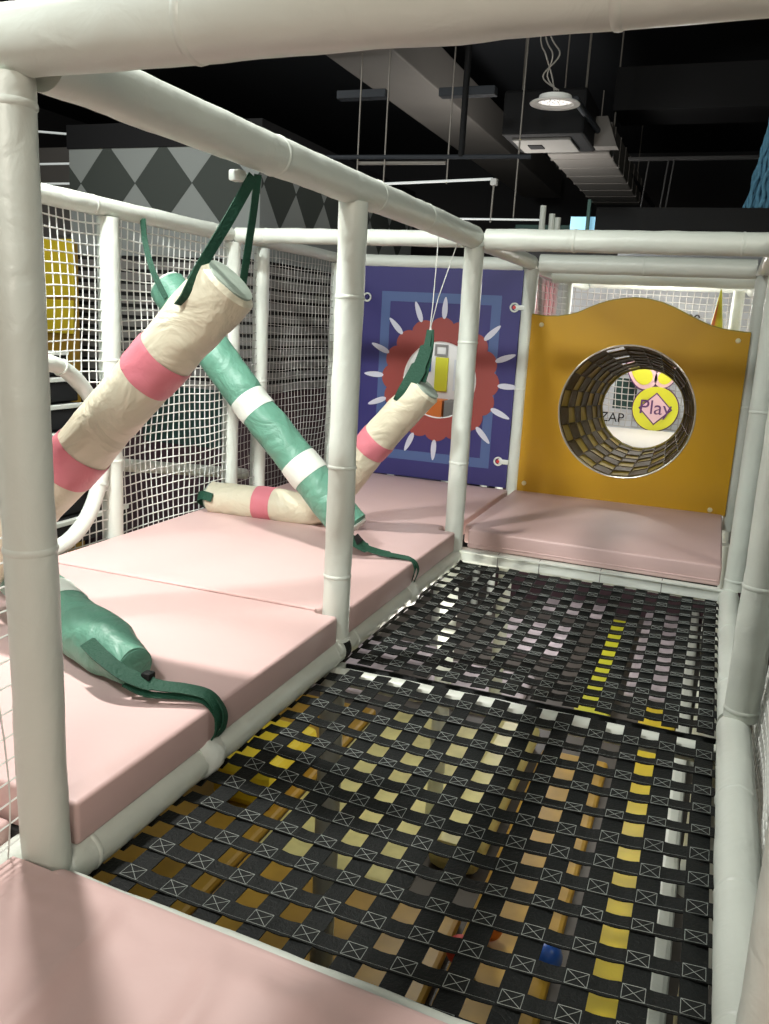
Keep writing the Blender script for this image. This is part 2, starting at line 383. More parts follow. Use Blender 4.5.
# black steps with white edges beyond the opening
st = empty('climbing_steps', (-1.7, 1.35, -.05), 'black steps with white edges seen through the round opening', 'steps')
for i in range(7):
    z = .0 + i * .105; x = -1.36 - .05 * i
    bm = bmesh.new(); box(bm, (x - .30, .75, z), (x, 1.98, z + .10), .006); obj('step_block', bm, 'black', st, smooth=False, loc=(x, 1.3, z))
    bm = bmesh.new(); box(bm, (x - .02, .75, z + .085), (x + .006, 1.98, z + .103), .003); obj('step_edge', bm, 'white_band', st, smooth=False, loc=(x, 1.3, z + .09))
bm = bmesh.new(); tube(bm, line((-1.22, 1.7, .33), (-1.15, 2.6, .17), 20), .026, 14, wob=.002)
tag(obj('grab_rail', bm, 'white', loc=(-1.22, 1.7, .0)), 'pale padded rail low behind the left netting, sloping down to the right', 'rail')

# ---------------------------------------------------------------- padded rolls
def roll(name, pts, r, base, bands, bandmat, label, capm, loc=None, pinch=False):
    """pts: centre line; bands: list of (s0, s1) arc fractions that are a coloured sleeve of their own"""
    root = empty(name, loc or pts[-1], label, 'padded roll', 'hanging padded rolls')
    P = [Vector(p) for p in pts]; d = [0]
    for i in range(1, len(P)): d.append(d[-1] + (P[i] - P[i - 1]).length)
    def at(s):
        s *= d[-1]
        for i in range(1, len(P)):
            if s <= d[i] + 1e-9:
                return P[i - 1].lerp(P[i], (s - d[i - 1]) / (d[i] - d[i - 1]))
        return P[-1]
    n = 90; cs = [at(i / n) for i in range(n + 1)]
    def rad(s):
        e = min(s, 1 - s) * d[-1]
        if pinch and s * d[-1] < .11: return r * (.66 + .34 * s * d[-1] / .11)
        return r * (1 if e > .014 else .80 + .2 * math.sqrt(max(0, 1 - (1 - e / .014) ** 2)))
    bm = bmesh.new(); tube(bm, cs, [rad(i / n) for i in range(n + 1)], 40, wob=.0055, wf=8)
    body = obj('roll_body', bm, base, root, loc=cs[0])
    for s0, s1 in bands:
        m_ = 10; bm = bmesh.new()
        tube(bm, [at(s0 + (s1 - s0) * k / m_) for k in range(m_ + 1)], [r + .0015] + [r + .003] * (m_ - 1) + [r + .0015], 40, cap=False, wob=.0055, wf=8)
        lab(obj('colour_band', bm, bandmat, root, loc=at(s0)), {'rose': 'rose pink band', 'white': 'white band'}.get(bandmat, 'band'))
    for s, t in ((0, at(.01) - at(0)), (1, at(.99) - at(1))):
        c = at(s); t = t.normalized(); bm = bmesh.new(); rr_ = r * (.70 if pinch and s == 0 else 1)
        tube(bm, [c + t * .006, c - t * .002, c - t * .004], [rr_ * .86, rr_ * .84, rr_ * .7], 32, wob=.002, wf=12)
        obj('end_cap', bm, capm, root, loc=c)
    return root
def strap(root, pts, w, side, name='strap', m='strap_green', th=.003):
    bm = bmesh.new(); ribbon(bm, pts, w, side, th); return obj(name, bm, m, root, smooth=False, loc=pts[0])
def smooth_path(ctrl, n=10):
    c = [Vector(p) for p in ctrl]; out = []
    for i in range(len(c) - 1):
        p0, p1, p2, p3 = c[max(i - 1, 0)], c[i], c[i + 1], c[min(i + 2, len(c) - 1)]
        for k in range(n):
            t = k / n
            out.append(.5 * ((2 * p1) + (p2 - p0) * t + (2 * p0 - 5 * p1 + 4 * p2 - p3) * t * t + (3 * p1 - p0 - 3 * p2 + p3) * t ** 3))
    return out + [c[-1]]
RR = .066
# tan roll, front, hung from the side beam
r1 = roll('padded_roll', [(-.030, .60, .990), (-.408, .575, .594), (-.722, .555, .268)], RR, 'beige', [(.215, .295), (.525, .605)], 'rose', 'cream roll with rose bands hanging diagonally from the overhead side beam', 'cap_grey')
ax = Vector((-.66, 0, -.77)).normalized()
f0 = Vector((-.088, .529, .958))
strap(r1, smooth_path([f0 + ax * .03 + Vector((0, -.001, 0)), f0, Vector((-.068, .555, 1.02)), Vector((-.036, .60, 1.11)), Vector((-.008, .645, 1.200))]), .024, (.5, 1, .2))
strap(r1, smooth_path([(-.004, .657, 1.205), (-.014, .661, 1.14), (-.027, .665, 1.07), (-.042, .668, .985)]), .016, (.6, .8, .1))
strap(r1, smooth_path([(-.02, .648, 1.20), (-.042, .612, 1.12), (-.066, .572, 1.05), (-.092, .540, .985)]), .012, (.3, 1, .6))
bm = bmesh.new(); box(bm, (-.046, .610, 1.186), (-.018, .636, 1.208), .004)
tag(obj('plastic_clip', bm, 'white_band', loc=(-.04, .60, 1.18)), 'small white clip under the overhead beam beside the green strap', 'clip')

# mint roll, front, lying on the mat
r2 = roll('padded_roll', [(-.165, .450, .170), (-.44, .565, .192), (-.95, .83, .25)], .066, 'green', [(.37, .46), (.80, .88)], 'white', 'mint green roll lying on the front pink mat, its strap reaching the edge pipe', 'green', pinch=True)
strap(r2, smooth_path([(-.275, .432, .212), (-.21, .402, .200), (-.15, .398, .176), (-.09, .415, .158), (-.03, .438, .152), (.016, .453, .142), (.037, .458, .112), (.040, .458, .072), (.030, .455, .046)]), [.034] * 30 + [.026] * 51, (0, 1, .5))
strap(r2, smooth_path([(-.16, .42, .175), (-.10, .44, .156), (-.04, .462, .148), (.012, .470, .142), (.048, .468, .108), (.048, .466, .07), (.032, .462, .046)]), .018, (0, 1, -.4))
strap(r2, smooth_path([(-.15, .395, .155), (-.10, .402, .140), (-.04, .428, .136), (.012, .446, .130), (.040, .452, .10), (.042, .452, .07), (.03, .452, .046)]), .016, (0, 1, .3))
bm = bmesh.new(); box(bm, (-.122, .412, .160), (-.100, .436, .178), .003); obj('buckle', bm, 'strap_black', r2, loc=(-.11, .42, .16))
# mint and white roll crossing behind
p0, p1 = Vector((-.985, 1.72, 1.020)), Vector((-.200, 1.72, .205))
r3 = roll('padded_roll', [p0, p0.lerp(p1, .5) + Vector((-.012, 0, -.012)), p1], .068, 'green', [(.46, .525), (.72, .79)], 'white', 'mint green roll with white bands slanting from the left top rail to the edge pipe', 'white')
strap(r3, smooth_path([(-L + .03, 1.66, 1.235), (-L + .035, 1.665, 1.16), (-.985, 1.648, 1.06), (-.93, 1.650, .965)]), .020, (1, .4, 0))
strap(r3, smooth_path([(-.255, 1.655, .235), (-.205, 1.652, .205), (-.15, 1.675, .165), (-.09, 1.705, .142), (-.03, 1.728, .132), (.014, 1.734, .126), (.034, 1.736, .10), (.024, 1.735, .045)]), [.040] * 12 + [.034] * 12 + [.022] * 12 + [.014] * 35, (.1, .5, 1))
strap(r3, smooth_path([(-.20, 1.775, .165), (-.14, 1.755, .132), (-.08, 1.735, .126), (-.02, 1.736, .124), (.024, 1.738, .122), (.044, 1.74, .09), (.032, 1.74, .045)]), .014, (0, 1, .4))
bm = bmesh.new(); obox(bm, Vector((-.165, 1.668, .182)), (.03, .004, .045), Matrix.Rotation(.8, 3, 'Y'), .002); obj('buckle', bm, 'strap_black', r3, loc=(-.165, 1.668, .18))
# cream roll behind, upper half hanging, lower half resting
pts4 = smooth_path([(-.058, 2.01, .70), (-.25, 2.02, .478), (-.40, 2.04, .285), (-.515, 2.06, .178), (-.70, 2.06, .170), (-.99, 2.04, .172)], 8)
r4 = roll('padded_roll', pts4, .067, 'beige', [(.225, .285), (.745, .815)], 'rose', 'rearmost cream roll, bent where it meets the mat and hung by thin cords', 'cap_grey')
strap(r4, smooth_path([(-.135, 1.957, .640), (-.113, 1.955, .69), (-.075, 1.972, .78), (-.058, 1.985, .85), (-.055, 2.0, .905)]), [.060] * 20 + [.046] * 10 + [.022] * 11, (1, .1, .3))
strap(r4, smooth_path([(-.06, 1.975, .720), (-.05, 1.985, .78), (-.045, 1.992, .85), (-.050, 2.002, .905)]), .024, (1, -.3, .2))
strap(r4, smooth_path([(-.935, 1.97, .185), (-.985, 1.975, .190), (-1.035, 2.02, .165), (-1.02, 2.06, .13), (-.97, 2.01, .11)]), .036, (0, .3, 1))
bm = bmesh.new(); tube(bm, [(-.055, 2.0, .90), (-.046, 1.99, 1.0), (-.03, 1.96, H + .01)], .0018, 5); tube(bm, [(-.055, 2.0, .90), (-.04, 2.03, 1.02), (.0, 2.12, H + .0)], .0018, 5)
tube(bm, [(-.052, 2.0, .93), (-.045, 2.0, .85), (-.05, 1.99, .76)], .0015, 5)
lab(obj('hanging_cord', bm, 'cord', r4, loc=(-.05, 2, .9)), 'thin white cords')

# ---------------------------------------------------------------- purple sun panel
py = CC - .012
cx, cz = -.437, .640
pan = empty('sun_panel', (-.45, py, .105), 'purple board with a brick red sun, white rays and a round hole', 'panel')
bm = bmesh.new(); prism(bm, [(-.905, .108), (-.035, .108), (-.035, 1.215), (-.905, 1.215)], Y(py), -.008, .008, hole=circ(cx, cz, .200, 56)[::-1])
obj('board', bm, 'navy', pan, smooth=False, loc=(cx, py, .11))
bm = bmesh.new()
o_, i_ = [(-.785, .20), (-.135, .20), (-.135, 1.085), (-.785, 1.085)], [(-.735, .25), (-.185, .25), (-.185, 1.035), (-.735, 1.035)]
prism(bm, o_, Y(py), -.0095, -.0082, hole=i_[::-1]); lab(obj('square_outline', bm, 'paleblue', pan, smooth=False, loc=(cx, py, .2)), 'slate blue square outline')
bm = bmesh.new(); sc = []
for i in range(16 * 12):
    t = i / 12; a = 2 * PI * (t + .5) / 16; sc.append((cx + (.298 + .026 * abs(math.sin(PI * t)) ** .7) * math.cos(a), cz + (.298 + .026 * abs(math.sin(PI * t)) ** .7) * math.sin(a)))
prism(bm, sc, Y(py), -.0112, -.0096, hole=circ(cx, cz, .201, 56)[::-1]); lab(obj('sun_disc', bm, 'brick', pan, smooth=False, loc=(cx, py, .3)), 'brick red scalloped sun')
for k in range(16):
    a = 2 * PI * k / 16 + math.radians(-1.0); bm = bmesh.new(); po = []
    for i in range(16):
        t = 2 * PI * i / 16; u = .372 + .056 * math.cos(t); v = .0145 * math.sin(t) * (1 - .25 * math.cos(t))
        po.append((cx + u * math.cos(a) - v * math.sin(a), cz + u * math.sin(a) + v * math.cos(a)))
    prism(bm, po, Y(py), -.0128, -.0113); obj('ray', bm, 'petal', pan, smooth=False, loc=(cx + .37 * math.cos(a), py, cz + .37 * math.sin(a)))
bm = bmesh.new(); tube(bm, [(cx + .201 * math.cos(2 * PI * i / 56), py - .004, cz + .201 * math.sin(2 * PI * i / 56)) for i in range(57)], .006, 8, cap=False)
lab(obj('hole_rim', bm, 'whiteboard', pan, loc=(cx, py, cz - .2)), 'pale rim of the hole')
def clamp(x, z, sx):
    bm = bmesh.new(); tube(bm, [(x + .020 * math.cos(2 * PI * i / 20), py - .014, z + .020 * math.sin(2 * PI * i / 20)) for i in range(21)], .005, 6, cap=False)
    box(bm, (min(x, x + sx * .055), py - .02, z - .012), (max(x, x + sx * .055), py - .008, z + .012), .003) if sx > 0 else None
    c = obj('clamp', bm, 'white_band', pan, loc=(x, py, z))
    bm = bmesh.new(); tube(bm, [(x, py - .022, z), (x, py - .006, z)], .009, 10); obj('screw', bm, 'red' if sx > 0 else 'navy', c, loc=(x, py, z))
clamp(-.868, 1.05, -1); clamp(-.066, 1.03, 1); clamp(-.085, .245, 1)

# ---------------------------------------------------------------- yellow tunnel panel
yp = CC - .035
tx, tz, tr = .530, .555, .322
yel = empty('tunnel_panel', (.54, yp, .1), 'mustard yellow board with a humped top and a round crawl hole', 'panel')
prof = [(.030, 1.000), (.10, .993), (.16, .996), (.215, 1.006), (.26, 1.020), (.31, 1.045), (.35, 1.063), (.40, 1.080), (.46, 1.092), (.52, 1.098), (.58, 1.094), (.64, 1.082), (.70, 1.060), (.76, 1.032), (.82, 1.005), (.87, .986), (.92, .974), (.97, .968), (1.045, .962)]
bm = bmesh.new(); prism(bm, [(.030, .104), (1.045, .104)] + prof[::-1], Y(yp), -.010, .010, hole=circ(tx, tz, tr, 72)[::-1])
obj('board', bm, 'mustard', yel, smooth=False, loc=(.53, yp, .1))
bm = bmesh.new(); tube(bm, [(x, yp - .002, z) for x, z in prof], .0055, 8); lab(obj('edge_trim', bm, 'olive', yel, loc=(.53, yp, 1)), 'olive top edge')
bm = bmesh.new(); tube(bm, [(tx + (tr + .001) * math.cos(2 * PI * i / 72), yp - .008, tz + (tr + .001) * math.sin(2 * PI * i / 72)) for i in range(73)], .005, 8, cap=False)
lab(obj('hole_rim', bm, 'chrome', yel, loc=(tx, yp, tz - tr)), 'shiny rim of the hole')
for x, z in ((.082, .952), (.995, .926), (.065, .150), (.975, .125)):
    bm = bmesh.new(); tube(bm, [(x, yp - .008, z), (x, yp - .013, z), (x, yp - .017, z)], [.012, .012, .007], 14); obj('bolt_cap', bm, 'screw', yel, loc=(x, yp, z))
# netted crawl tube behind the hole
tub = empty('crawl_tube', (.55, 3.6, .3), 'netted olive and brown crawl tube behind the hole of the yellow panel', 'tunnel')
NR, NL_ = 22, 7; ex, ez, er, ey = .563, .530, .225, 3.98
def tp(i, k, off=0):
    t = k / NL_; s = t ** .9; a = 2 * PI * i / NR
    x = tx + (ex - tx) * s; z = tz + (ez - tz) * s; r = tr + (er - tr) * s + off
    jit = .006 * noise.noise(Vector((i * .9, k * .8, 0)))
    return Vector((x + (r + jit) * math.cos(a), yp + .012 + (ey - yp) * t, z + (r + jit) * math.sin(a)))
for part, m_, lb, off in ((0, 'tan', 'tan cloth of the tube', .004), (1, 'brown', 'dark brown squares', 0)):
    bm = bmesh.new()
    for i in range(NR):
        for k in range(NL_):
            top = math.sin(2 * PI * (i + .5) / NR)
            if top > .5 and (i * 5 + k * 3) % 6 == 0: continue
            if part == 1 and (i + k) % 2 == 0 and top < .8: continue
            q = [tp(i, k, off), tp(i + 1, k, off), tp(i + 1, k + 1, off), tp(i, k + 1, off)]; bm.faces.new([bm.verts.new(v) for v in q])
    bmesh.ops.remove_doubles(bm, verts=bm.verts, dist=.0005)
    bmesh.ops.solidify(bm, geom=bm.faces[:], thickness=.002)
    lab(obj('tube_cloth', bm, m_, tub, smooth=False, loc=(.55, 3.6, .3)), lb)
bm = bmesh.new()
for i in range(NR): tube(bm, [tp(i, k, -.003) for k in range(NL_ + 1)], .003, 5, cap=False)
for k in range(NL_ + 1): tube(bm, [tp(i, k, -.003) for i in range(NR + 1)], .003, 5, cap=False)
lab(obj('tube_cords', bm, 'brown', tub, smooth=False, loc=(.55, 3.6, .3)), 'brown cords of the tube')
bm = bmesh.new(); tube(bm, [(ex + er * math.cos(2 * PI * i / 60), ey, ez + er * math.sin(2 * PI * i / 60)) for i in range(61)], .008, 8, cap=False)
obj('end_ring', bm, 'olive', tub, loc=(ex, ey, ez - er))

# ---------------------------------------------------------------- the bright play area beyond the yellow panel
FY = 5.45
dkb = empty('pale_deck', (.5, 4.7, FL), 'white padded deck beyond the end of the crawl tube', 'deck')
bm = bmesh.new(); box(bm, (-.55, 4.02, .18), (1.13, FY - .08, .275), .02, 3); obj('deck_top', bm, 'whiteboard', dkb, loc=(.3, 4.7, .18))
for x, y in ((-.5, 4.1), (1.08, 4.1), (-.5, 5.25), (1.08, 5.25)):
    bm = bmesh.new(); tube(bm, line((x, y, FL), (x, y, .19), 4), .03, 12); obj('leg', bm, 'white', dkb, loc=(x, y, FL))
def prop(name, lo, hi, m, label, cat, bev=.004, group=None):
    bm = bmesh.new(); box(bm, lo, hi, bev); return tag(obj(name, bm, m, smooth=False, loc=((lo[0] + hi[0]) / 2, (lo[1] + hi[1]) / 2, lo[2])), label, cat, group)
prop('side_wall', (1.15, 3.7, .2), (1.17, FY, 1.35), 'whiteboard', 'pale side board on the right of the play area beyond the yellow panel', 'board')
prop('side_wall', (-.25, 4.55, .2), (-.23, FY, 1.3), 'pinkpale', 'pale pink side board left of the play area beyond the yellow panel', 'board')
prop('back_board', (-.6, FY + .35, .0), (1.6, FY + .37, 1.6), 'paleboard', 'pale bluish backdrop far beyond the yellow panel', 'board')
prop('skirt_board', (-.6, FY + .34, FL), (1.6, FY + .38, -.002), 'plum', 'dark skirt under the pale backdrop, seen low through the far strap net', 'board')
rope_net('rope_net', XL(-.0), CC + .06, 4.46, .3, H - .05, 'rope net between two posts just beyond the left top corner of the yellow panel', seed=21, m='cord_grey', r=.002)
rope_net('rope_net', Y(FY), -.2, 1.12, .28, 1.3, 'far rope net behind the lemon circle sign', pu=.045, pv=.045, r=.0035, m='tealcord' if 'tealcord' in M else 'cord_grey', seed=23)
post(.0, 4.5, 'slim far post above the left shoulder of the yellow panel', .030, z0=.2)
post(.985, 4.75, 'far padded post above the right shoulder of the yellow panel', .034, z0=.28)
for k in range(5):
    bm = bmesh.new(); box(bm, (-.228, 4.62 + k * .16, .3), (-.22, 4.68 + k * .16, 1.25)); tag(obj('stripe_board', bm, 'rose', smooth=False, loc=(-.224, 4.65 + k * .16, .3)), 'rose stripe on the side board beyond the yellow panel', 'stripe', 'rose stripes beyond the yellow panel')
for (y, z, r, l) in ((3.98, 1.235, .045, 'third padded cross beam, dull beige, above the yellow panel'), (4.55, 1.255, .032, 'fourth padded cross beam, in the bright area above the yellow panel'), (FY, 1.27, .028, 'farthest white cross beam above the yellow panel')):
    pipe('overhead_pipe', (-.0, y, z), (1.08, y, z), r, l, 'pipe', (), 'padded overhead pipes')
pipe('overhead_pipe', (1.07, 3.45, H), (1.07, FY, H), .03, 'padded side beam receding at the right beyond the yellow panel', 'pipe', (), 'padded overhead pipes')
pipe('overhead_pipe', (-.04, 3.45, H), (-.04, FY, H), .03, 'padded side beam receding at the left beyond the yellow panel', 'pipe', (), 'padded overhead pipes')
prop('canopy_board', (-.02, 4.62, 1.27), (1.1, FY, 1.29), 'whiteboard', 'white ceiling board over the bright area beyond the yellow panel', 'board')
prop('roof_board', (.16, 4.25, 1.50), (2.4, 5.2, 1.63), 'black', 'black board lying above the cross beams at the right', 'board', 0)
# lemon circle sign with its word
sg = empty('circle_sign', (.54, FY - .05, .32), 'lemon circle sign with a white diamond and the word Play, seen through the crawl tube', 'sign')
bm = bmesh.new(); prism(bm, circ(.545, .425, .155, 40), Y(FY - .05), -.006, .006); obj('disc', bm, 'lime', sg, smooth=False, loc=(.53, FY, .3))
bm = bmesh.new(); prism(bm, circ(.545, .425, .163, 40), Y(FY - .05), .006, .012); lab(obj('disc_outline', bm, 'purple', sg, smooth=False, loc=(.53, FY, .3)), 'violet outline')
bm = bmesh.new(); prism(bm, circ(.545, .425, .116, 4), Y(FY - .05), -.009, -.0062); lab(obj('diamond_outline', bm, 'purple', sg, smooth=False, loc=(.53, FY, .3)), 'violet diamond outline')
bm = bmesh.new(); prism(bm, circ(.545, .425, .104, 4), Y(FY - .05), -.012, -.0092); obj('diamond', bm, 'pinkpale', sg, smooth=False, loc=(.53, FY, .3))
def text(body, x, y, z, size, m, name, parent=None, label=None, cat=None):
    cu = bpy.data.curves.new(name, 'FONT'); cu.body = body; cu.size = size; cu.extrude = .002; cu.align_x = 'CENTER'; cu.align_y = 'CENTER'
    t = bpy.data.objects.new(name + '_curve', cu); C.objects.link(t)
    dg = bpy.context.evaluated_depsgraph_get(); me = bpy.data.meshes.new_from_object(t.evaluated_get(dg))
    bpy.data.objects.remove(t); me.materials.clear(); me.materials.append(M[m])
    o = bpy.data.objects.new(name, me); C.objects.link(o); o.rotation_euler = (PI / 2, 0, 0); o.location = (x, y, z)
    if parent: o.parent = parent; o.location = Vector((x, y, z)) - world_loc(parent)
    if label: tag(o, label, cat)
    return o
text('Play', .545, FY - .064, .43, .142, 'purple', 'lettering', sg)
def petal(cxp, czp, ang, s, label):
    po = []
    for i in range(24):
        t = 2 * PI * i / 24; u = s * math.cos(t); v = s * .62 * math.sin(t) * (1 - .35 * math.cos(t))
        po.append((cxp + u * math.cos(ang) - v * math.sin(ang), czp + u * math.sin(ang) + v * math.cos(ang)))
    c = (sum(p[0] for p in po) / 24, sum(p[1] for p in po) / 24)
    e = empty('leaf_sign', (cxp, FY - .04, czp - s * .6), label, 'sign', 'lobed signs above the lemon circle')
    for sc_, d0, m_, nm in ((1.12, .004, 'purple', 'outline'), (1.0, 0, 'pinkpale', 'border'), (.72, -.004, 'lime', 'leaf')):
        bm = bmesh.new(); prism(bm, [(c[0] + (p[0] - c[0]) * sc_, c[1] + (p[1] - c[1]) * sc_) for p in po], Y(FY - .045), d0, d0 + .0035)
        obj(nm, bm, m_, e, smooth=False, loc=(cxp, FY, czp))
petal(.42, .665, 2.45, .125, 'left lemon lobe with pink border above the lemon circle sign')
petal(.60, .66, .75, .095, 'right lemon lobe with pink border above the lemon circle sign')
text('ZAP', .25, FY - .03, .335, .095, 'black', 'wall_lettering', None, 'dark outlined letters ZAP left of the lemon circle sign', 'lettering')
prop('green_board', (.24, FY + .02, .40), (.40, FY + .04, .62), 'tealdark', 'dark green board behind the far netting, left of the lemon circle sign', 'board')
# pennant-like cone
bm = bmesh.new(); bmesh.ops.create_cone(bm, cap_ends=True, segments=24, radius1=.055, radius2=.004, depth=.36, matrix=Matrix.Translation((.885, 4.45, 1.03)))
cn = tag(obj('toy_cone', bm, 'lime', loc=(.885, 4.45, .85)), 'tall yellow and orange cone peeking above the right shoulder of the yellow panel', 'cone')
bm = bmesh.new(); tube(bm, line((.885, 4.45, .27), (.885, 4.45, .86), 4), .02, 10); obj('cone_stand', bm, 'white', cn, loc=(.885, 4.45, .27))
bm = bmesh.new(); prism(bm, [(.838, .90), (.868, .90), (.883, 1.17)], Y(4.40), -.004, .006); lab(obj('stripe', bm, 'orange', cn, smooth=False, loc=(.85, 4.4, .9)), 'orange stripe')
text('888', .715, FY - .03, 1.06, .08, 'black', 'wall_marks', None, 'small black marks above the right slope of the yellow panel', 'marks') if False else None
for k, x in enumerate((.655, .70, .745)):
    bm = bmesh.new(); tube(bm, [(x + .016 * math.cos(2 * PI * i / 12), FY - .03, 1.065 + .02 * math.sin(2 * PI * i / 12)) for i in range(10)], .006, 6)
    tag(obj('wall_mark', bm, 'black', loc=(x, FY, 1.05)), 'small black curl on the far board above the right slope of the yellow panel', 'mark', 'black curls on the far board')

# what shows through the hole of the sun panel
wb = empty('white_cabinet', (-1.0, 5.2, -.2), 'white cabinet front with a yellow door, seen through the hole of the sun panel', 'cabinet')
bm = bmesh.new(); box(bm, (-1.45, 5.2, .205), (-.6, 5.4, 1.3), .01); obj('cabinet_body', bm, 'whiteboard', wb, smooth=False, loc=(-1, 5.3, 0))
bm = bmesh.new(); box(bm, (-1.045, 5.185, .44), (-.945, 5.2, .69), .003); lab(obj('door', bm, 'lime', wb, smooth=False, loc=(-1, 5.2, .44)), 'lemon yellow door')
bm = bmesh.new(); prism(bm, [(-1.055, .70), (-.955, .70), (-.955, .785), (-1.055, .785)], Y(5.19), -.004, .006, hole=[(-1.04, .715), (-.97, .715), (-.97, .77), (-1.04, .77)][::-1]); obj('square_frame', bm, 'slat', wb, smooth=False, loc=(-1, 5.2, .7))
bm = bmesh.new(); box(bm, (-.90, 5.185, .45), (-.84, 5.2, .68), .003); lab(obj('side_panel', bm, 'paleboard', wb, smooth=False, loc=(-.87, 5.2, .45)), 'pale blue panel')
bm = bmesh.new(); box(bm, (-1.13, 5.185, .58), (-1.08, 5.2, .68), .003); lab(obj('side_panel', bm, 'bluev', wb, smooth=False, loc=(-1.1, 5.2, .58)), 'small blue panel')
prop('orange_block', (-1.12, 4.95, .20), (-.90, 5.1, .395), 'orange', 'orange brown block at the foot of the white cabinet behind the sun panel', 'block')
prop('grey_block', (-.885, 4.95, .20), (-.80, 5.1, .395), 'duct', 'grey block right of the orange block behind the sun panel', 'block')
pm = prop('pale_platform', (-1.5, 4.3, .10), (-.62, 5.5, .20), 'whiteboard', 'pale platform seen at the bottom of the sun panel hole', 'platform')
for x, y in ((-1.45, 4.4), (-.67, 4.4), (-1.45, 5.45), (-.67, 5.45)):
    bm = bmesh.new(); tube(bm, line((x, y, FL), (x, y, .11), 4), .03, 12); obj('leg', bm, 'white', pm, loc=(x, y, FL))

# ---------------------------------------------------------------- lozenge-patterned booth with slatted base
by, bx = 5.0, -2.46
bth = empty('patterned_booth', (bx - 1, by + 1, FL), 'grey booth with lozenge pattern above horizontal slats, behind the left netting', 'booth')
bm = bmesh.new(); box(bm, (-4.22, by, FL), (bx, 8.4, 2.3)); obj('core', bm, 'slat_dark', bth, smooth=False, loc=(bx - 1, by, FL))
bm = bmesh.new(); box(bm, (-4.23, by - .03, 2.16), (bx + .03, 8.4, 2.34)); lab(obj('fascia', bm, 'black', bth, smooth=False, loc=(bx - 1, by, 2.2)), 'dark bluish top fascia')
bm = bmesh.new(); box(bm, (-4.22, by - .016, 1.34), (bx + .016, 8.4, 2.16)); obj('upper_panel', bm, 'lattice_l', bth, smooth=False, loc=(bx - 1, by, 1.3))
pw, phh, z0_ = .53, .305, 1.895
bm = bmesh.new()
for side in (0, 1):
    u0 = -3.575 if side == 0 else .30
    for k in range(-2, 8):
        cu_ = u0 + pw * k + (pw / 2 if side == 0 else 0)
        lo_, hi_ = (-4.22, bx + .016) if side == 0 else (0.0, 3.3)
        poly = [(cu_ - pw / 2, z0_), (cu_, z0_ - phh), (cu_ + pw / 2, z0_), (cu_, z0_ + phh)]
        # clip to the panel
        def clip(pl, ax_, v, keep_less):
            out = []
            for i in range(len(pl)):
                a_, b_ = pl[i], pl[(i + 1) % len(pl)]; ia = (a_[ax_] <= v) == keep_less; ib = (b_[ax_] <= v) == keep_less
                if ia: out.append(a_)
                if ia != ib:
                    t = (v - a_[ax_]) / (b_[ax_] - a_[ax_]); out.append((a_[0] + (b_[0] - a_[0]) * t, a_[1] + (b_[1] - a_[1]) * t))
            return out
        for (ax_, v, kl) in ((0, lo_, False), (0, hi_, True), (1, 2.158, True)):
            if poly: poly = clip(poly, ax_, v, kl)
        if len(poly) >= 3:
            mf = Y(by - .018) if side == 0 else (lambda u, v, d: (bx + .018 + d, by + u, v))
            prism(bm, poly, mf, -.002, .0015)
lab(obj('lozenges', bm, 'lattice_d', bth, smooth=False, loc=(bx - 1, by, 1.6)), 'dark grey lozenges')
bm = bmesh.new(); z = 1.30; k = 0
while z > .34:
    box(bm, (-4.20, by - .022, z - .062), (bx + .02, by + .01, z)); box(bm, (bx - .01, by, z - .062), (bx + .022, 8.3, z)); z -= .092; k += 1
obj('slats', bm, 'slat', bth, smooth=False, loc=(bx - 1, by, .4))
bm = bmesh.new(); box(bm, (-4.20, by - .025, FL), (bx + .025, 8.3, .30)); lab(obj('lower_panel', bm, 'plum', bth, smooth=False, loc=(bx - 1, by, FL)), 'plum brown lower part')
bm = bmesh.new(); box(bm, (-3.5, by - .04, -.15), (-2.75, by - .026, .32)); lab(obj('hatch', bm, 'tealdark', bth, smooth=False, loc=(-3, by, 0)), 'dark teal hatch')
# yellow locker left of the booth
yl = empty('yellow_locker', (-4.0, 4.7, FL), 'yellow cupboard behind the left netting', 'cupboard')
bm = bmesh.new(); box(bm, (-4.13, 4.55, FL), (-3.84, 4.62, 1.40), .01); obj('cupboard_body', bm, 'ochre', yl, smooth=False, loc=(-4, 4.7, FL))
bm = bmesh.new(); box(bm, (-4.14, 4.53, .98), (-3.82, 4.56, 1.42), .01); obj('upper_door', bm, 'yellow', yl, smooth=False, loc=(-4, 4.5, .95))
bm = bmesh.new(); box(bm, (-4.12, 4.52, .70), (-3.83, 4.555, .96), .01); obj('lower_door', bm, 'yellow', yl, smooth=False, loc=(-4, 4.5, .7))
prop('dark_shelf', (-4.9, 5.6, 1.55), (-4.38, 6.0, 1.60), 'rod', 'thin pale shelf left of the lozenge wall', 'shelf')
for z_, l_ in ((1.93, 'lowest'), (2.09, 'middle'), (2.31, 'uppermost')):
    bm = bmesh.new(); tube(bm, line((-5.4, 5.3 - .1, z_ + (.10 if z_ > 2.2 else .0)), (-4.25, 5.2, z_), 4), .009, 8); tag(obj('light_strip', bm, 'strip_on', loc=(-4.8, 5.2, z_)), l_ + ' thin lit strip at the far left under the ceiling', 'light strip')
prop('backdrop_board', (-5.8, 6.05, FL), (-4.5, 6.1, 2.4), 'duct', 'brownish backdrop behind the thin strips at the far left', 'board')

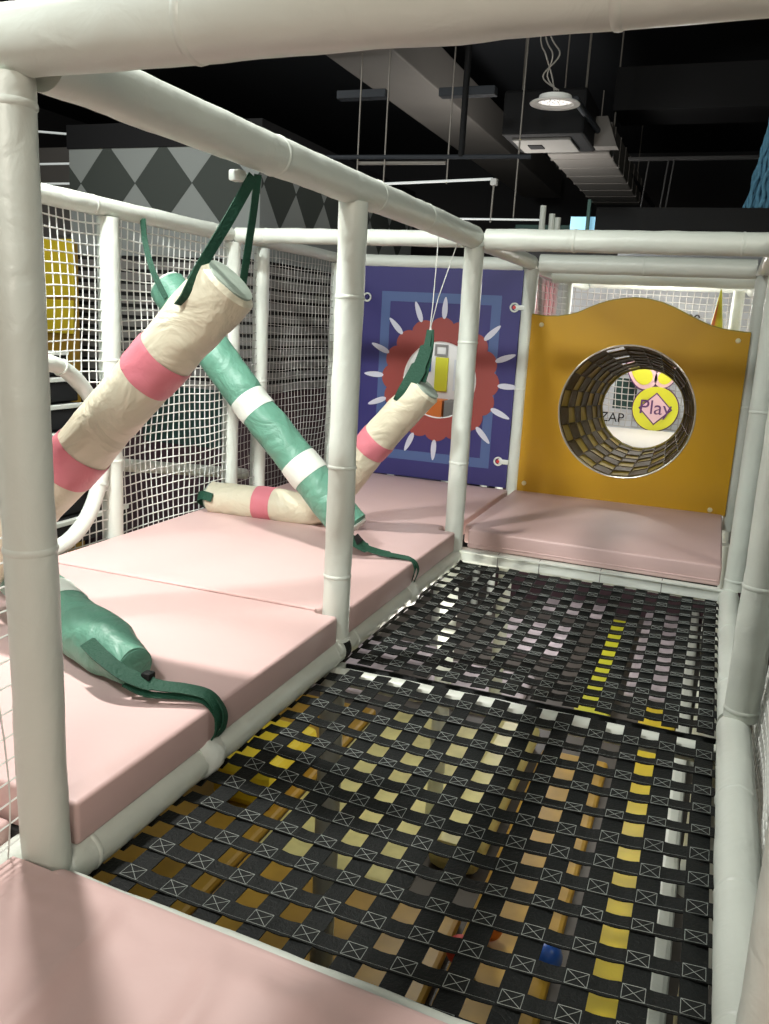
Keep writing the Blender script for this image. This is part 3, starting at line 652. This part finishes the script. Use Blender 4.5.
# ---------------------------------------------------------------- ceiling services
def duct(name, lo, hi, m, label, cat='duct', ribs=0):
    e = empty(name, ((lo[0] + hi[0]) / 2, lo[1], lo[2]), label, cat)
    bm = bmesh.new(); box(bm, lo, hi, .01); obj('casing', bm, m, e, smooth=False, loc=((lo[0] + hi[0]) / 2, lo[1], lo[2]))
    for k in range(ribs):
        y = lo[1] + (hi[1] - lo[1]) * (k + .5) / ribs; bm = bmesh.new(); box(bm, (lo[0] - .006, y - .014, lo[2] - .004), (hi[0] + .006, y + .014, hi[2])); obj('flange', bm, m, e, smooth=False, loc=(lo[0], y, lo[2]))
    for y in (lo[1] + .3, hi[1] - .3):
        bm = bmesh.new()
        for x in (lo[0] + .03, hi[0] - .03): tube(bm, [(x, y, hi[2] - .01), (x, y, CE)], .006, 6)
        obj('hanger_rod', bm, 'rod', e, smooth=False, loc=(lo[0], y, hi[2]))
    return e
duct('ceiling_duct', (-1.72, 3.2, 2.60), (-1.24, 10.6, 2.90), 'duct', 'wide brownish duct running away under the ceiling, left of the round downlight')
duct('ceiling_duct', (-.46, 5.75, 2.20), (-.005, 8.3, 2.42), 'duct', 'ribbed grey duct running away at the right of the round downlight', ribs=7)
acu = empty('air_unit', (-.3, 5.3, 2.2), 'dark air unit with a pale grille in front of the ribbed duct', 'air unit')
bm = bmesh.new(); box(bm, (-.66, 5.12, 2.21), (-.10, 5.72, 2.50), .02); obj('housing', bm, 'black', acu, smooth=False, loc=(-.3, 5.3, 2.2))
bm = bmesh.new(); box(bm, (-.60, 5.20, 2.19), (-.20, 5.62, 2.212), .006); obj('grille', bm, 'slat', acu, smooth=False, loc=(-.3, 5.3, 2.2))
bm = bmesh.new(); box(bm, (-.52, 5.34, 2.183), (-.42, 5.46, 2.192), .002); obj('vent_slot', bm, 'black', acu, smooth=False, loc=(-.5, 5.4, 2.18))
bm = bmesh.new(); prism(bm, [(-.10, 2.22), (.06, 2.22), (-.02, 2.42), (-.10, 2.42)], Y(5.6), -.02, .12); obj('side_flap', bm, 'duct', acu, smooth=False, loc=(0, 5.6, 2.2))
for x in (-.6, -.16):
    bm = bmesh.new(); tube(bm, [(x, 5.4, 2.49), (x, 5.4, CE)], .008, 6); obj('hanger_rod', bm, 'rod', acu, loc=(x, 5.4, 2.5))
def rail(a, b, r, m, label, cat='pipe'):
    bm = bmesh.new(); tube(bm, line(a, b, 6), r, 10); return tag(obj('ceiling_' + cat.split()[-1], bm, m, loc=a), label, cat)
rail((-.11, 4.75, 2.33), (.04, 9.2, 2.31), .022, 'bluegrey', 'slim dark pipe following the right edge of the ribbed duct')
rail((-1.7, 4.5, 1.972), (-.30, 4.5, 1.955), .014, 'bluegrey', 'dark horizontal pipe above the bright thin strip')
rail((-1.45, 4.52, 1.935), (-.85, 4.52, 1.93), .012, 'rod', 'grey horizontal pipe just under the dark one')
rail((-1.265, 4.5, 1.802), (-.53, 4.5, 1.828), .008, 'strip_on', 'bright thin light strip left of the air unit', 'light strip')
rail((-.78, 4.5, 1.59), (-.215, 4.5, 1.588), .006, 'strip_on', 'lower thin light strip just above the cross beam', 'light strip')
prop('strip_end', (-.54, 4.48, 1.79), (-.50, 4.52, 1.83), 'lamp_body', 'small white end box of the bright thin strip', 'box')
for i, (x, z, l) in enumerate(((-1.45, 1.88, 'leftmost'), (-1.26, 1.80, 'second from the left'), (-.83, 1.80, 'third from the left'), (-.38, 1.60, 'rightmost'))):
    rail((x, 4.5, z), (x + .006, 4.5, CE), .005, 'rod', 'thin vertical hanger rod, ' + l + ' of the four above the cross beam', 'rod')
rail((-.525, 4.5, 1.57), (-.52, 4.5, 1.80), .006, 'rod', 'short thin rod below the white end box', 'rod')
rail((-.745, 4.5, 1.96), (-.74, 4.5, CE), .02, 'black', 'thick black drop pipe left of the air unit')
for x0, x1, z, l in ((-1.62, -1.28, 2.33, 'short grey channel crossing left of the wide duct'), (-.92, -.56, 2.32, 'short grey channel crossing right of the wide duct')):
    prop('ceiling_channel', (x0, 4.5, z), (x1, 4.58, z + .05), 'bluegrey', l, 'channel')
prop('ceiling_beam', (-.05, 6.0, 2.55), (3.5, 6.5, 2.85), 'black', 'broad dark beam crossing at the upper right under the ceiling', 'beam')
prop('ceiling_beam', (.1, 6.0, 2.20), (3.5, 6.04, 2.225), 'dgrey', 'thin dark grey rail at the right under the ceiling', 'rail')
for x in (.22, .36, .40): rail((x, 6.02, 1.75), (x + .03, 6.02, 2.20), .006, 'dgrey', 'thin dark rod hanging from the rail at the right', 'rod')['group'] = 'rods under the dark rail'
prop('ceiling_tray', (-.95, 7.0, 1.75), (-.1, 9.0, 1.85), 'tealdark', 'dull green tray low behind the thin strips', 'tray')
# downlight
dl = empty('round_downlight', (.11, 3.05, 1.90), 'round white downlight hanging on wires at the top right of centre', 'lamp')
bm = bmesh.new(); pr = [(.108, 1.895), (.110, 1.898), (.104, 1.903), (.076, 1.906), (.070, 1.93), (.02, 1.935)]
def lathe(bm, cx_, cy_, pr, seg=40):
    rings = [[bm.verts.new((cx_ + r * math.cos(2 * PI * k / seg), cy_ + r * math.sin(2 * PI * k / seg), z)) for k in range(seg)] for r, z in pr]
    for i in range(len(rings) - 1):
        for k in range(seg): bm.faces.new((rings[i][k], rings[i][(k + 1) % seg], rings[i + 1][(k + 1) % seg], rings[i + 1][k]))
    return rings
rg = lathe(bm, .11, 3.05, pr); bm.faces.new(rg[-1]); rg = lathe(bm, .11, 3.05, [(.108, 1.895), (.080, 1.896), (.074, 1.908)]); obj('trim_ring', bm, 'lamp_body', dl, loc=(.11, 3.05, 1.9))
bm = bmesh.new(); rg = lathe(bm, .11, 3.05, [(.075, 1.908), (.03, 1.911), (.01, 1.912)]); bm.faces.new(rg[-1]); obj('lens', bm, 'lamp_on', dl, loc=(.11, 3.05, 1.91))
bm = bmesh.new()
for k in range(18):
    a = k * 2.4; rr = .012 + .003 * k
    bmesh.ops.create_icosphere(bm, subdivisions=1, radius=.0035, matrix=Matrix.Translation((.11 + rr * math.cos(a), 3.05 + rr * math.sin(a), 1.907)))
obj('diode', bm, 'lamp_body', dl, loc=(.11, 3.05, 1.91))
bm = bmesh.new()
for s in range(3):
    tube(bm, smooth_path([(.10 + .01 * s, 3.06, 1.955), (.08 - .02 * s, 3.08, 2.02), (.05 + .03 * s, 3.06, 2.10), (.01 + .02 * s, 3.1, 2.2), (.02 - .04 * s, 3.1, 2.5), (.0, 3.1, CE)], 6), .0035, 6)
obj('wires', bm, 'rod', dl, loc=(.11, 3.05, 1.95))
# blue rope cone and small things on the far top line
bc = empty('blue_rope_hanging', (1.05, 5.0, 1.72), 'flaring blue rope hanging at the right edge under the ceiling', 'rope hanging')
for s in range(34):
    a = s * 2.399; q = math.sqrt((s + .5) / 34); bm = bmesh.new(); pts = []
    for k in range(26):
        t = k / 25; rr = .035 + .11 * t ** 1.2
        pts.append((1.085 + rr * q * math.cos(a) + .008 * math.sin(t * 26 + s), 5.0 + rr * q * math.sin(a) + .008 * math.cos(t * 22 + s * 2), 2.42 - .70 * t + .006 * math.sin(t * 40 + s)))
    tube(bm, pts, .0105, 6, wob=.003, wf=50); obj('rope_strand', bm, 'bluerope', bc, loc=(pts[0]))
rail((1.085, 5.0, 2.40), (1.085, 5.0, CE), .012, 'bluegrey', 'dark rod the blue rope hangs from', 'rod')
for x, z1 in ((-.135, 1.63), (-.08, 1.585), (-.045, 1.565)):
    pipe('stub_post', (x, 4.2, 1.40), (x, 4.2, z1), .017, 'pale stub post standing above the cross beam, %s of three' % {1.63: 'left and tallest', 1.585: 'middle', 1.565: 'right and lowest'}[z1], 'post', (), None)
prop('stub_ledge', (-.3, 4.12, 1.285), (.3, 4.3, 1.40), 'dgrey', 'dark ledge the three pale stub posts stand on', 'ledge')
ss = empty('screen_stand', (-.13, 5.86, FL), 'small pale cyan lit screen on a teal post above the cross beam', 'screen')
bm = bmesh.new(); box(bm, (-.26, 5.86, 1.42), (-.05, 5.89, 1.78), .004); obj('screen', bm, 'cyan', ss, smooth=False, loc=(-.15, 5.87, 1.42))
bm = bmesh.new(); box(bm, (-.14, 5.83, FL), (-.115, 5.86, 1.9), .002); obj('stand_post', bm, 'tealdark', ss, smooth=False, loc=(-.13, 5.84, FL))

# ---------------------------------------------------------------- the level below the strap net
def low(name, lo, hi, m, label, cat, bev=.02, group=None): return prop(name, lo, hi, m, label, cat, bev, group)
low('lower_mat', (-2.2, .2, FL), (-.62, 3.2, FL + .05), 'ochre', 'ochre mat on the lower floor at the left below the near strap net', 'mat')
low('lower_mat', (-.60, 1.0, FL), (.30, 1.75, FL + .05), 'ochre', 'ochre mat on the lower floor nearest below the middle of the net', 'mat')
low('lower_mat', (-.60, 1.78, FL), (.05, 3.3, FL + .05), 'paleyellow', 'pale yellow mat on the lower floor below the middle of the net', 'mat')
low('lower_mat', (.32, 1.2, FL), (.66, 3.2, FL + .04), 'ochre', 'narrow ochre mat on the lower floor left of the yellow kerb', 'mat')
for k_, (x0_, y0_, x1_, y1_, l_) in enumerate(((-1.5, 3.35, -.75, 3.9, 'pale patterned pad below the far net, nearest left'), (-.5, 3.5, .1, 4.1, 'pale patterned pad below the far net, nearest middle'), (-1.3, 3.95, -.6, 4.28, 'pale patterned pad below the far net, middle left'), (-.35, 4.5, .2, 5.15, 'pale patterned pad below the far net, farthest middle'))):
    low('lower_mat', (x0_, y0_, FL), (x1_, y1_, FL + .05), 'palepatch', l_, 'mat')
low('lower_kerb', (.76, .4, FL), (.955, 3.9, FL + .10), 'yellow', 'yellow kerb on the lower floor beside the white one', 'kerb')
low('lower_kerb', (.96, .4, FL), (1.032, 6.3, FL + .12), 'white', 'white kerb on the lower floor at the right below the net', 'kerb')
low('lower_mat', (.64, 4.1, FL), (.94, 6.0, FL + .05), 'palepatch', 'pale patterned pad beside the white kerb, far below the net', 'mat')
low('lower_mat', (-.2, 5.5, FL), (.38, 6.6, FL + .05), 'palepatch', 'pale patterned pad below the far net, farthest of all', 'mat')
low('lower_kerb', (.40, 3.6, FL), (.60, 5.4, FL + .08), 'lime', 'lime yellow kerb on the lower floor below the far strap net', 'kerb')
low('lower_slide', (.06, 2.0, FL + .0), (.29, 3.3, FL + .16), 'paleyellow', 'pale yellow padded block on the lower floor, seen through the net', 'block', .06)
low('lower_block', (-.95, 2.0, FL + .05), (-.65, 2.5, FL + .25), 'yellow', 'yellow padded block left of the pale yellow one below the net', 'block', .04)
for x, y, m_, l_ in ((.42, 1.66, 'orange', 'orange ball on the lower floor near the bottom of the view'), (.36, 1.50, 'red', 'red ball beside the orange one below the net'), (.64, 1.60, 'bluev', 'blue ball on the lower floor near the red ball')):
    bm = bmesh.new(); bmesh.ops.create_uvsphere(bm, u_segments=24, v_segments=16, radius=.05, matrix=Matrix.Translation((x, y, FL + .10)))
    bl = tag(obj('play_ball', bm, m_, loc=(x, y, FL + .05)), l_, 'ball')
    bm = bmesh.new(); bmesh.ops.create_cone(bm, cap_ends=True, segments=12, radius1=.008, radius2=.005, depth=.006, matrix=Matrix.Translation((x, y, FL + .151))); obj('valve', bm, m_, bl, loc=(x, y, FL + .15))
for (x, y, l) in ((0, A, 'lower white post under the middle left post'), (0, B, 'lower white post under the third left post'), (W, A, 'lower white post under the right edge pipe, middle'), (W, B, 'lower white post under the far right corner of the net'), (0, 0, 'lower white post under the nearest left post'), (W, 0, 'lower white post under the front right corner'), (-L, 0, 'lower white post under the front left netting corner'), (-L, B, 'lower white post under the rear left netting corner'), (-L, CC, 'lower white post under the left end of the sun panel'), (0, CC, 'lower white post under the post beside the yellow panel'), (W, CC, 'lower white post under the right end of the yellow panel')):
    pipe('lower_post', (x, y, FL), (x, y, -.045), .036, l, 'post', (), 'lower posts')

# ---------------------------------------------------------------- lights
def area(name, loc, target, size, power, col=(1, 1, 1), spread=None):
    ld = bpy.data.lights.new(name, 'AREA'); ld.shape = 'DISK'; ld.size = size; ld.energy = power; ld.color = col
    if spread: ld.spread = spread
    o = bpy.data.objects.new(name, ld); C.objects.link(o); o.location = loc
    o.rotation_euler = (Vector(target) - Vector(loc)).to_track_quat('-Z', 'Y').to_euler(); return o
def pt(name, loc, power, col=(1, 1, 1), r=.1):
    ld = bpy.data.lights.new(name, 'POINT'); ld.energy = power; ld.color = col; ld.shadow_soft_size = r
    o = bpy.data.objects.new(name, ld); C.objects.link(o); o.location = loc; return o
area('key_downlight', (-.85, .75, 2.95), (-.5, .75, 0), .18, 38, (1, .98, .93), 1.85)
area('warm_fill_behind', (1.5, -2.9, 2.1), (.5, 0, .7), 1.3, 62, (1, .89, .77))  # added warm fill for the ambient light behind the camera, not a known fixture
area('room_lamp_left', (-2.6, -.3, 2.8), (-1.06, 1.6, .9), .5, 28, (.93, 1, .97))
area('left_rail_fill', (-.35, -1.4, 2.95), (-1.06, 1.8, .85), .3, 26, (.95, 1, .98), 1.25)  # added fill that whitens the camera side of the left rails and posts
area('fill_right', (2.6, .9, 2.8), (1.0, 1.4, 0), .6, 20, (.95, 1, .93))  # added fill from the right, no known lamp there
area('booth_lamp', (-3.2, 3.0, 2.9), (-3.2, 5, 1.2), .8, 26, (1, .98, .94))
area('ceiling_bounce_fill', (-.7, 5.6, 1.45), (-.7, 6.4, 3.2), .8, 16, (1, .94, .88))  # added upward fill standing in for bounced light on the duct undersides
pt('far_area_lamp', (.5, 4.9, 1.15), 17, (1, .97, .92), .12)
pt('cabinet_lamp', (-1.0, 4.5, 1.1), 10, (1, 1, 1), .1)
pt('lower_fill', (.0, 2.3, -.30), 17, (1, .96, .85), .15)  # added fill brightening the lower floor through the net, no known fixture
pt('lower_side_fill', (.75, 3.3, -.45), 7, (1, .97, .92), .1)  # added fill for the dark right-hand cells of the far net
pt('lower_far_fill', (-.1, 4.6, -.30), 24, (1, .97, .95), .15)  # added fill brightening the pads below the far net, an invented source
wd = bpy.data.worlds.new('world'); bpy.context.scene.world = wd; wd.use_nodes = True
wd.node_tree.nodes['Background'].inputs[0].default_value = (.02, .022, .025, 1)

# ---------------------------------------------------------------- camera
cam = bpy.data.cameras.new('camera'); cam.sensor_fit = 'HORIZONTAL'; cam.sensor_width = 36; cam.lens = 853.2 * 36 / 769; cam.clip_start = .02
co = bpy.data.objects.new('camera', cam); C.objects.link(co); bpy.context.scene.camera = co
yaw, pitch, roll_ = .3588, -.2185, -.0544
Rz = Matrix.Rotation(yaw, 3, 'Z'); Rx = Matrix.Rotation(pitch, 3, 'X'); Ry = Matrix.Rotation(roll_, 3, 'Y')
Rm = Rz @ Rx @ Ry                                   # columns: right, forward, up
r_, f_, u_ = Rm.col[0], Rm.col[1], Rm.col[2]
mw = Matrix(((r_[0], u_[0], -f_[0], .9261), (r_[1], u_[1], -f_[1], -.977), (r_[2], u_[2], -f_[2], .9229), (0, 0, 0, 1)))
co.matrix_world = mw
vs = bpy.context.scene.view_settings
vs.view_transform = 'Standard'; vs.look = 'None'; vs.gamma = 1; vs.use_curve_mapping = False; vs.exposure = 0.0
